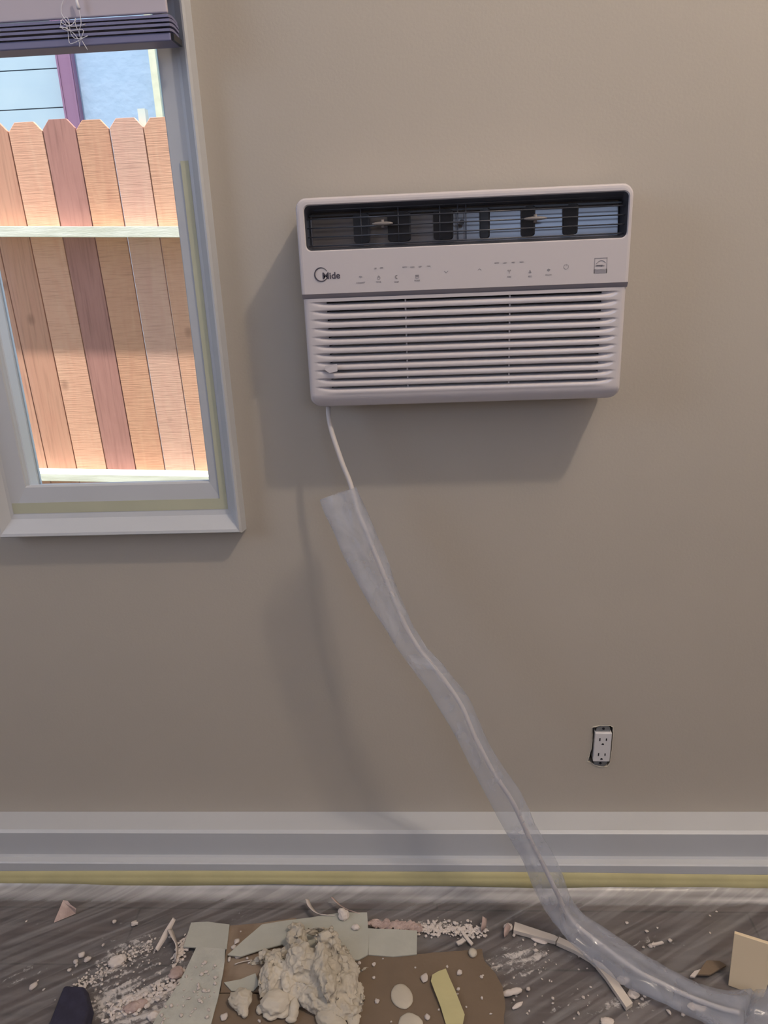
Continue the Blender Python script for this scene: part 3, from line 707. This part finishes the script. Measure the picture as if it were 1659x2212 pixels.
# ============================================================ DEBRIS
def slab(name, pts, z, th, mt, label, cat, jag=0, lift=0, group=None, seed=0, sub_=3):
    """flat piece on the floor, outline given in picture points laid on the floor plane"""
    W = [F(x, y, z) for x, y in pts]; out = []
    for i, p in enumerate(W):
        q = W[(i+1)%len(W)]; n = max(1, int((q-p).length/.012)) if jag else sub_
        for s in range(n):
            r = p.lerp(q, s/n); d = (q-p).normalized(); nr = Vector((-d.y, d.x, 0))
            out.append(r+nr*(jag*nz((r.x*60, r.y*60, seed)) if s else 0))
    c = sum(out, Vector())/len(out); bm = bmesh.new()
    if lift:
        out = [p+Vector((0,0,lift*max(0, nz((p.x*8, p.y*8, seed+4))+.35))) for p in out]
    prism(bm, out, (0,0,th))
    o = obj(name, bm, mt); tag(o, label, cat, group); return o
slab('cardboard_sheet', [(476,2147),(560,2146),(640,2160),(660,2060),(640,1985),(566,1996),(497,2002),(488,2060)], .0085, .003, M['card2'], 'worn brown cardboard square under the plaster heap, behind the larger cardboard', 'cardboard', .0012, seed=2)
slab('cardboard_sheet', [(440,2270),(453,2151),(520,2148),(600,2152),(700,2120),(783,2066),(812,2060),(835,2057),(860,2063),(900,2064),(935,2060),(1000,2056),(1041,2052),(1046,2078),(1070,2105),(1086,2135),(1091,2165),(1089,2215),(1094,2290)], .013, .003, M['card'], 'large brown cardboard sheet with a torn rounded edge at the bottom', 'cardboard', .0016, seed=1)
slab('drywall_paper', [(413,1995),(450,1993),(496,1999),(490,2052),(445,2050),(397,2047)], .0125, .0025, M['paper'], 'small square of grey-green drywall paper left of the cardboard', 'paper', .0006, seed=3)
slab('drywall_paper', [(425,2047),(487,2052),(484,2090),(473,2150),(452,2230),(448,2290),(290,2290),(338,2200),(372,2150),(400,2100)], .0165, .0025, M['paper2'], 'long crumb-covered strip of grey-green drywall paper at lower left', 'paper', .0009, seed=4)
slab('drywall_paper', [(492,2064),(525,2034),(566,1999),(620,1990),(671,1984),(735,1973),(793,1973),(796,2020),(795,2064),(775,2075),(690,2082),(610,2042),(556,2056),(520,2068)], .0175, .0025, M['paper'], 'large pointed sheet of grey-green drywall paper behind the plaster heap', 'paper', .0008, seed=5)
slab('drywall_paper', [(795,2007),(850,2009),(901,2012),(900,2063),(850,2068),(796,2064)], .0165, .0022, M['paper'], 'plain rectangle of grey-green drywall paper right of the plaster heap', 'paper', .0004, seed=6)
slab('drywall_paper', [(484,2124),(520,2117),(552,2104),(560,2128),(548,2142),(500,2142)], .0125, .0020, M['paper'], 'small wedge of grey drywall paper left of the plaster heap', 'paper', .0012, seed=7)
slab('cardboard_scrap', [(1526,2080),(1554,2080),(1568,2089),(1550,2100),(1532,2111),(1506,2111)], .006, .003, M['card'], 'small torn brown cardboard scrap beside the cream board', 'cardboard', .002, .006, seed=8)
slab('masking_tape', [(934,2112),(946,2104),(963,2097),(972,2120),(983,2145),(994,2172),(1004,2196),(1000,2214),(990,2240),(968,2230),(952,2180),(938,2145),(931,2126)], .0165, .0006, M['tape'], 'short curled yellow masking tape piece lying on the brown cardboard', 'tape', 0, .008, seed=9)
slab('plaster_flake', [(1490,2111),(1500,2100),(1513,2096),(1513,2100),(1500,2113)], .007, .003, M['chip'], 'pale plaster sliver beside the small brown cardboard scrap', 'plaster piece', .0004, seed=10)
# leaning cream board
bm = bmesh.new(); a, b = F(1573,2129,.004), F(1648,2156,.004)
d = (b-a); nrm = Vector((-d.y, d.x, 0)).normalized()
if nrm.y < 0: nrm = -nrm
h = Vector((0,0,.104)); lean = nrm*.018
tl = a+h*.97+lean-d*.03; tr = b+h*.985+lean+d*.16
prism(bm, [a, b, b+d*.12+h*.4+lean*.4, tr, tl], nrm*.006)
tag(obj('cream_board', bm, M['cream'], bevel=.0008), 'cream board offcut standing upright on the floor at the right', 'board')
# navy foam block
bm = bmesh.new()
c4 = [F(148,2142,.004),(F(192,2143,.004)),F(205,2190,.004),F(190,2260,.004),F(105,2260,.004)]
t4 = [F(137,2128,.028),F(181,2130,.028),F(193,2172,.028),F(165,2260,.028),F(85,2260,.028)]
loft(bm, [c4, t4], cap=True); bm.faces.new([bm.verts[:] and v for v in list(bm.verts)[:5]][::-1])
tag(obj('foam_block', bm, M['foam'], bevel=.005), 'dark navy sanding block lying at the lower left corner', 'sanding block')
# broken white strip: one thing in three cracked lengths
st = empty('broken_strip', F(1240,2050,.004), 'long cracked white trim strip lying bent beside the plastic bag', 'trim strip')
for pts in ([(1112,1991),(1197,2019),(1206,2024),(1200,2033),(1192,2031),(1109,2009)], [(1208,2023),(1240,2038),(1272,2064),(1286,2083),(1274,2072),(1240,2052),(1202,2035)], [(1276,2068),(1300,2080),(1320,2099),(1367,2166),(1353,2176),(1308,2110),(1290,2088)]):
    W = [F(x, y, .014) for x, y in pts]; bm = bmesh.new(); prism(bm, [w-Vector((0,0,.009)) for w in W], (0,0,.009)); under(obj('strip_length', bm, M['pvc'], bevel=.0005), st)
# curled paper ribbons behind the heap
def ribbon(name, pts, hs, wid, mt, label, cat, tw=0.0):
    C = spline([F(x, y, .012)+Vector((0,0,h_)) for (x, y), h_ in zip(pts, hs)], 6); bm = bmesh.new(); rows = []
    n = len(C)
    for i, p in enumerate(C):
        t = (C[min(i+1,n-1)]-C[max(i-1,0)]).normalized(); u = Vector((0,0,1)); s = t.cross(u).normalized(); a = .6+tw*i/n
        w_ = wid*(1-.35*abs(2*i/n-1)); dd = (u*math.sin(a)+s*math.cos(a))*w_/2; rows.append((bm.verts.new(p+dd), bm.verts.new(p-dd)))
    for a, b in zip(rows, rows[1:]): bm.faces.new((a[0],a[1],b[1],b[0]))
    o = obj(name, bm, mt, smooth=True); s = o.modifiers.new('s', 'SOLIDIFY'); s.thickness = .0012
    return tag(o, label, cat)
ribbon('paper_curl', [(664,1953),(671,1968),(690,1982),(724,1985)], (.012,.010,.008,.006), .013, M['chip'], 'white curled paper strip standing behind the plaster heap', 'paper strip', .5)
ribbon('paper_curl', [(717,1950),(732,1962),(752,1972),(778,1980)], (.014,.010,.007,.005), .009, M['pinkchip'], 'brownish curled paper strip behind the heap, right of the white curl', 'paper strip', .6)
ribbon('paper_curl', [(378,1993),(366,2010),(352,2032),(338,2053)], (.010,.006,.003,.001), .011, M['chip'], 'straight pale paper strip on the plastic sheet left of the drywall paper', 'paper strip', .2)
ribbon('paper_curl', [(368,2015),(376,2035),(382,2050),(379,2075)], (.008,.009,.005,.001), .016, M['chip'], 'twisted pale paper scrap beside the straight paper strip', 'paper strip', 1.2)
ribbon('paper_curl', [(508,2088),(522,2083),(545,2078)], (.005,.005,.004), .003, M['chip'], 'thin pale paper thread on the worn brown cardboard', 'paper strip', .2)
ribbon('paper_curl', [(1100,2006),(1094,2014),(1090,2022)], (.010,.004,.001), .014, M['pinkchip'], 'brown torn scrap at the end of the cracked white strip', 'paper strip', .9)
ribbon('paper_curl', [(1047,1992),(1046,2002),(1040,2011)], (.012,.008,.002), .014, M['pinkchip'], 'brown curled scrap at the right end of the plaster rubble', 'paper strip', .9)
# triangular scrap
bm = bmesh.new(); W = [F(117,1993,.005), F(163,1974,.006), F(164,1966,.014), F(152,1958,.022), F(146,1950,.026), F(136,1948,.027)]
prism(bm, W, (0,.002,.0025)); tag(obj('plaster_flake', bm, M['pinkchip']), 'triangular pinkish plaster flake near the baseboard at left', 'plaster piece')
# flat ovals
def lump(bm, c, r, seed, amp=.25, sc_=1.0, sub_=3, rot=0, flat=0):
    b2 = bmesh.new(); bmesh.ops.create_icosphere(b2, subdivisions=sub_, radius=1); mp = {}
    R = Matrix.Rotation(rot, 3, 'Z')
    for v in b2.verts:
        d = v.co.normalized(); k = 1+amp*noise.fractal(d*1.7*sc_+Vector((seed,seed*.7,0)), .9, 2.1, 4)
        p = Vector((d.x*r[0]*k, d.y*r[1]*k, d.z*r[2]*k)); p = R@p
        mp[v] = bm.verts.new(Vector(c)+p)
    for f in b2.faces: nf = bm.faces.new([mp[v] for v in f.verts]); nf.smooth = True
    b2.free()
for (x, y, rx, ry, rot, lab) in ((868,2152,.020,.026,.35,'flat oval white plaster blob in the middle of the brown cardboard'),(887,2213,.022,.022,0,'flat round white plaster blob at the bottom edge of the cardboard')):
    bm = bmesh.new(); c = F(x, y, .0175); lump(bm, c, (rx*.93, ry*.95, .004), x, .10, .7, 3, rot)
    tag(obj('plaster_blob', bm, M['pile']), lab, 'plaster blob')

# the heap: one mass of folded, smeared compound
bm = bmesh.new()
def lump3(c, r, seed, amp, e, sub_=3):
    k0 = len(bm.verts); lump(bm, (0,0,0), r, seed, amp, 1.1, sub_); bm.verts.ensure_lookup_table()
    R = Matrix.Rotation(e[2],3,'Z')@Matrix.Rotation(e[1],3,'Y')@Matrix.Rotation(e[0],3,'X')
    for v in bm.verts[k0:]: v.co = R@v.co+c
for i, (x, y, z, rx, ry, rz, ex, ey, ez) in enumerate((
    (675,2105,.026,.078,.066,.024,0,0,.1),(700,2150,.030,.060,.040,.024,.1,.1,-.5),(690,2165,.024,.070,.030,.020,0,.0,-.45),
    (650,2075,.046,.036,.040,.034,.3,0,.1),(642,2030,.044,.022,.030,.024,.5,.2,.3),(640,2004,.030,.018,.014,.014,0,0,0),
    (585,2105,.034,.024,.048,.026,0,.3,-.15),(583,2140,.024,.022,.026,.018,0,0,0),(572,2070,.026,.018,.016,.014,0,0,.4),
    (690,2085,.058,.016,.046,.022,.2,.5,.15),(708,2120,.050,.018,.048,.026,-.2,-.4,.25),(738,2085,.040,.046,.022,.018,.3,.2,-.9),
    (752,2120,.034,.024,.046,.016,.2,.5,.35),(778,2150,.018,.012,.034,.012,0,.5,.2),(772,2178,.014,.020,.026,.007,0,.3,.1),(735,2180,.020,.036,.022,.018,0,0,-.2),
    (706,2028,.050,.026,.020,.020,.2,0,.2),(690,2010,.042,.030,.010,.012,.2,.1,.15),(722,2045,.036,.014,.018,.020,0,.3,.3),
    (790,2095,.014,.014,.006,.006,0,.3,.6),(745,2058,.022,.012,.020,.012,0,0,.3),(612,2060,.026,.030,.014,.014,0,.2,.5),(560,2075,.014,.020,.012,.008,0,0,.2),
    (700,2095,.034,.072,.052,.020,.1,0,0),(622,2110,.036,.020,.040,.020,.2,-.4,.2))):
    lump3(F(x, y, z), (rx*.92, ry*.86, rz), i*3.1, .20, (ex, ey, ez))
o = obj('plaster_heap', bm, M['pile'], smooth=True)
rm = o.modifiers.new('join', 'REMESH'); rm.mode = 'VOXEL'; rm.voxel_size = .0014; rm.use_smooth_shade = True
def hard(nm, sc_, st_, dep, nt_='HARD_NOISE'):
    tx = bpy.data.textures.new(nm, 'CLOUDS'); tx.noise_scale = sc_; tx.noise_depth = dep; tx.noise_type = nt_
    dm = o.modifiers.new(nm, 'DISPLACE'); dm.texture = tx; dm.strength = st_; dm.mid_level = .45; dm.texture_coords = 'GLOBAL'
hard('folds', .05, .014, 1); hard('tears', .018, .0085, 3)
tag(o, 'big lumpy heap of off-white plaster compound on the cardboard', 'plaster heap')
# separate lumps round the heap
def lumps(name, spec, mt, label, cat, amp=.3):
    bm = bmesh.new()
    for i, (x, y, z, rx, ry, rz, rot) in enumerate(spec): lump(bm, F(x, y, z), (rx, ry, rz), i*2.3+x, amp, 1.5, 3, rot)
    o = obj(name, bm, mt, smooth=True); r = o.modifiers.new('j', 'REMESH'); r.mode = 'VOXEL'; r.voxel_size = .0012; r.use_smooth_shade = True
    return tag(o, label, cat)
lumps('plaster_lump', [(521,2158,.026,.020,.018,.012,0),(525,2178,.022,.010,.012,.007,0),(529,2190,.021,.006,.007,.005,0)], M['pile'], 'ragged plaster lump with a drooping tail, left of the heap', 'plaster lump')
lumps('plaster_lump', [(595,2165,.030,.026,.022,.016,.2),(588,2182,.022,.016,.018,.007,0),(610,2180,.022,.016,.016,.007,0),(562,2180,.021,.007,.009,.006,0)], M['pile'], 'fan-shaped plaster lump against the lower left of the heap', 'plaster lump', .18)
lumps('plaster_lump', [(636,2172,.026,.009,.014,.008,0),(634,2188,.023,.009,.012,.007,0),(629,2202,.021,.010,.006,.005,0)], M['pile'], 'narrow tongue of plaster below the middle of the heap', 'plaster lump', .15)
lumps('plaster_lump', [(712,2196,.024,.024,.018,.012,0),(725,2215,.022,.020,.014,.010,0)], M['pile'], 'rounded plaster lump at the bottom edge below the heap', 'plaster lump', .15)
lumps('plaster_lump', [(762,2195,.020,.012,.022,.005,.2)], M['pile'], 'flat pale plaster flap at the lower right of the heap', 'plaster lump', .2)
lumps('plaster_lump', [(251,2077,.008,.015,.012,.007,.3),(262,2070,.009,.010,.008,.006,0)], M['chip'], 'knobbly plaster lump in the dust far left of the heap', 'plaster lump')
lumps('plaster_lump', [(287,2176,.008,.018,.010,.007,.3),(306,2166,.008,.010,.007,.005,0)], M['pinkchip'], 'pinkish plaster lump near the bottom, right of the navy block', 'plaster lump')
lumps('plaster_lump', [(381,2102,.010,.013,.013,.007,.3)], M['pinkchip'], 'pinkish brown lump at the left edge of the long paper strip', 'plaster lump')
lumps('plaster_lump', [(332,2195,.008,.011,.009,.007,0)], M['chip'], 'small plaster lump at the lower end of the long paper strip', 'plaster lump')
lumps('plaster_lump', [(742,1976,.026,.011,.010,.009,0),(738,1969,.032,.007,.006,.007,0)], M['chip'], 'small square plaster chunk on top of the large drywall paper', 'plaster lump')
lumps('plaster_lump', [(768,2003,.024,.008,.006,.005,0)], M['chip'], 'small plaster crumb on the right part of the large drywall paper', 'plaster lump')
lumps('plaster_lump', [(1021,2058,.020,.008,.009,.006,0)], M['pile'], 'round off-white plaster lump on the far edge of the cardboard', 'plaster lump', .12)
lumps('plaster_lump', [(1098,2145,.008,.012,.006,.005,.25),(1114,2141,.008,.012,.006,.005,.25)], M['chip'], 'oblong white plaster piece at the right edge of the cardboard', 'plaster lump', .15)
lumps('plaster_lump', [(1118,2172,.006,.012,.004,.003,.6)], M['chip'], 'smeared plaster piece below the oblong white one', 'plaster lump', .3)
lumps('plaster_lump', [(1098,2003,.010,.009,.007,.008,0)], M['chip'], 'white plaster piece at the upper end of the cracked white strip', 'plaster lump', .2)
lumps('plaster_lump', [(1165,2032,.006,.016,.005,.003,-.35)], M['chip'], 'thin plaster piece below the first length of the cracked strip', 'plaster lump', .3)
lumps('plaster_lump', [(1345,2118,.006,.012,.008,.004,0)], M['chip'], 'flat plaster piece between the cracked strip and the bag', 'plaster lump', .4)
lumps('plaster_lump', [(1368,2148,.006,.010,.009,.004,0)], M['chip'], 'flat plaster flake beside the lower end of the cracked strip', 'plaster lump', .4)
lumps('plaster_lump', [(1496,2175,.006,.008,.007,.004,0),(1512,2178,.006,.010,.006,.004,0)], M['chip'], 'plaster flakes fused together below the bag at the right', 'plaster lump', .5)
lumps('plaster_lump', [(1312,2207,.006,.012,.008,.004,0)], M['chip'], 'plaster flake at the bottom edge below the cracked strip', 'plaster lump', .4)
# slivers in the rubble
for (x, y, l, wd, a, lab) in ((1010,2030,.030,.007,-1.0,'slanting white plaster sliver right of the rubble'),(996,2036,.018,.009,.6,'short white plaster sliver below the slanting one'),(262,2010+0,.0,.0,0,None),(292,1996,.012,.005,0,'small white flake on the sheet at far left'),(1420,2040,.024,.005,.25,'thin white plaster sliver on the bare sheet right of the bag')):
    if not lab: continue
    c = F(x, y, .007); d = Vector((math.cos(a), math.sin(a), 0))*l/2; s = Vector((-math.sin(a), math.cos(a), 0))*wd/2
    bm = bmesh.new(); prism(bm, [c-d-s*.6, c-d*.2-s, c+d-s*.7, c+d*.9+s, c-s*.1+s, c-d*.9+s], (0,0,.003)); tag(obj('plaster_sliver', bm, M['chip']), lab, 'plaster sliver')

# rubble band: countless crumbs, one object
def rubble(name, area, count, mt, label, smin, smax, zb, seed):
    rnd = random.Random(seed); bm = bmesh.new()
    for _ in range(count):
        c0, c1, hh = area; t = rnd.random(); x = c0[0]+(c1[0]-c0[0])*t+rnd.gauss(0, 3); y = c0[1]+(c1[1]-c0[1])*t+rnd.gauss(0, hh)
        r = rnd.uniform(smin, smax); c = F(x, y, zb+r*.5)
        b2 = bmesh.new(); bmesh.ops.create_icosphere(b2, subdivisions=1, radius=1); mp = {}
        sx, sy, sz = rnd.uniform(.6,1.5), rnd.uniform(.6,1.3), rnd.uniform(.4,.8); R = Matrix.Rotation(rnd.uniform(0,6), 3, 'Z')
        for v in b2.verts: mp[v] = bm.verts.new(c+R@Vector((v.co.x*r*sx, v.co.y*r*sy, v.co.z*r*sz))*rnd.uniform(.75,1.2))
        for f in b2.faces: bm.faces.new([mp[v] for v in f.verts])
        b2.free()
    return tag(obj(name, bm, mt), label, 'rubble', kind='stuff')
rubble('plaster_rubble', ((800,1995),(905,2002),3.5), 420, M['pinkchip'], 'pinkish band of crumbled plaster behind the plain paper rectangle', .0015, .006, .006, 1)
rubble('plaster_rubble', ((900,2004),(1050,2010),7), 420, M['chip'], 'white scatter of fine plaster rubble right of the plain paper rectangle', .0008, .004, .005, 2)
rubble('plaster_rubble', ((375,2075),(415,2020),9), 240, M['chip'], 'crumbled plaster beside the upper left paper square', .0010, .004, .005, 3)
rubble('plaster_rubble', ((225,2190),(400,2120),11), 260, M['chip'], 'crumbled plaster line along the left side of the long paper strip', .0010, .005, .005, 4)
rubble('plaster_rubble', ((160,2130),(330,2040),10), 240, M['chip'], 'fine plaster rubble streak on the sheet at the left', .0006, .0028, .004, 5)
rubble('plaster_rubble', ((470,1893),(780,1897),1.5), 160, M['chip'], 'plaster crumbs caught on the tape at the foot of the baseboard', .0006, .0018, .012, 6) if False else None

# loose crumbs, each its own object
protos = []
for k in range(6):
    bm = bmesh.new(); lump(bm, (0,0,0), (1,1,.7), k*5.3, .45, 2.0, 2); me = bpy.data.meshes.new('plaster_crumb'); bm.to_mesh(me); bm.free(); me.materials.append(M['chip']); protos.append(me)
def crumb(x, y, z, r, lab, grp, rnd):
    me = protos[rnd.randrange(6)]; o = bpy.data.objects.new('plaster_crumb', me); COL.objects.link(o)
    o.location = F(x, y, z+r*.45); o.scale = (r*rnd.uniform(.8,1.4), r*rnd.uniform(.7,1.1), r*.8); o.rotation_euler = (0,0,rnd.uniform(0,6))
    tag(o, lab, 'crumb', grp)
rnd = random.Random(11)
L1 = ('small white plaster crumb lying on the large brown cardboard', 'crumbs on the large brown cardboard')
for x, y, r in ((917,2113,.0065),(993,2100,.005),(808,2083,.004),(1041,2156,.003),(1040,2110,.003),(990,2136,.003),(988,2147,.002),(814,2163,.004),(1065,2082,.002),(827,2071,.002),(966,2088,.002),(923,2197,.005),(845,2207,.002),(807,2112,.003),(1007,2175,.002),(1043,2107,.0018),(948,2181,.002),(897,2090,.0018),(776,2080,.004),(1060,2190,.002),(484,2197,.006),(560,2205,.003)):
    crumb(x, y, .016, r, *L1, rnd)
L2 = ('small white plaster crumb lying on the worn brown cardboard square', 'crumbs on the worn brown cardboard')
for x, y, r in ((512,2033,.006),(505,2046,.005),(514,2067,.004),(495,2072,.004),(538,2080,.003),(520,2012,.002),(534,2070,.003)): crumb(x, y, .0115, r, *L2, rnd)
L3 = ('small plaster crumb lying on the long grey-green paper strip', 'crumbs on the long paper strip')
for _ in range(50):
    y = rnd.uniform(2062,2212); t = (y-2050)/160; x = rnd.uniform(425-90*t, 482-30*t); crumb(x, y, .019, rnd.uniform(.0012,.0038), *L3, rnd)
L4 = ('small plaster crumb on the plastic sheet right of the cardboard', 'crumbs on the sheet right of the cardboard')
for x, y, r in ((1157,2053,.005),(1156,2040,.003),(1141,2136,.004),(1110,2160,.003),(1194,2156,.0035),(1194,2167,.002),(1187,2118,.002),(1260,2154,.003),(1250,2189,.003),(1110,2020,.003),(1110,2112,.002),(1180,2059,.002),(1130,2030,.002),(1250,2094,.002),(1276,2132,.002),(1240,2200,.002),(1140,2190,.002),(1174,2208,.002)): crumb(x, y, .004, r, *L4, rnd)
for _ in range(30): crumb(rnd.uniform(1110,1360), rnd.uniform(2010,2210), .004, rnd.uniform(.0008,.0018), *L4, rnd)
L5 = ('small plaster crumb on the plastic sheet left of the drywall paper', 'crumbs on the sheet at the left')
for x, y, r in ((176,2063,.007),(189,2072,.007),(164,2077,.005),(72,2130,.006),(57,1990,.002),(247,1990,.004),(290,1995,.006),(165,2085,.003),(213,2087,.003),(150,2095,.003),(82,2118,.002),(95,2137,.002)): crumb(x, y, .004, r, *L5, rnd)
for _ in range(60):
    t = rnd.random(); crumb(150+230*t+rnd.gauss(0,22), 2150-110*t+rnd.gauss(0,24), .004, rnd.uniform(.0009,.003), *L5, rnd)
L6 = ('small plaster crumb on the plastic sheet right of the hanging bag', 'crumbs on the sheet right of the bag')
for x, y, r in ((1354,1993,.003),(1397,2011,.003),(1420,2004,.002),(1534,1978,.002),(1548,1969,.002),(1405,2043,.005),(1412,2041,.005),(1447,2031,.004),(1390,2046,.003),(1534,2015,.002),(1445,2186,.004),(1475,2192,.003),(1387,2158,.003),(1392,2152,.003),(1380,2168,.002)): crumb(x, y, .004, r, *L6, rnd)

# ============================================================ ROOM FITTINGS OUT OF VIEW
lamp = empty('ceiling_lamp', (LAMP.x,LAMP.y,CEIL), 'small round white ceiling lamp above the right of the room', 'lamp')
bm = bmesh.new(); bmesh.ops.create_cone(bm, cap_ends=True, segments=32, radius1=.07, radius2=.08, depth=.05, matrix=Matrix.Translation((0,0,-.026))); o = obj('lamp_base', bm, M['ac'], lamp)
bm = bmesh.new(); bmesh.ops.create_cone(bm, cap_ends=True, segments=16, radius1=.018, radius2=.022, depth=.12, matrix=Matrix.Translation((0,0,-.11))); o = obj('lamp_socket', bm, M['ac'], lamp)
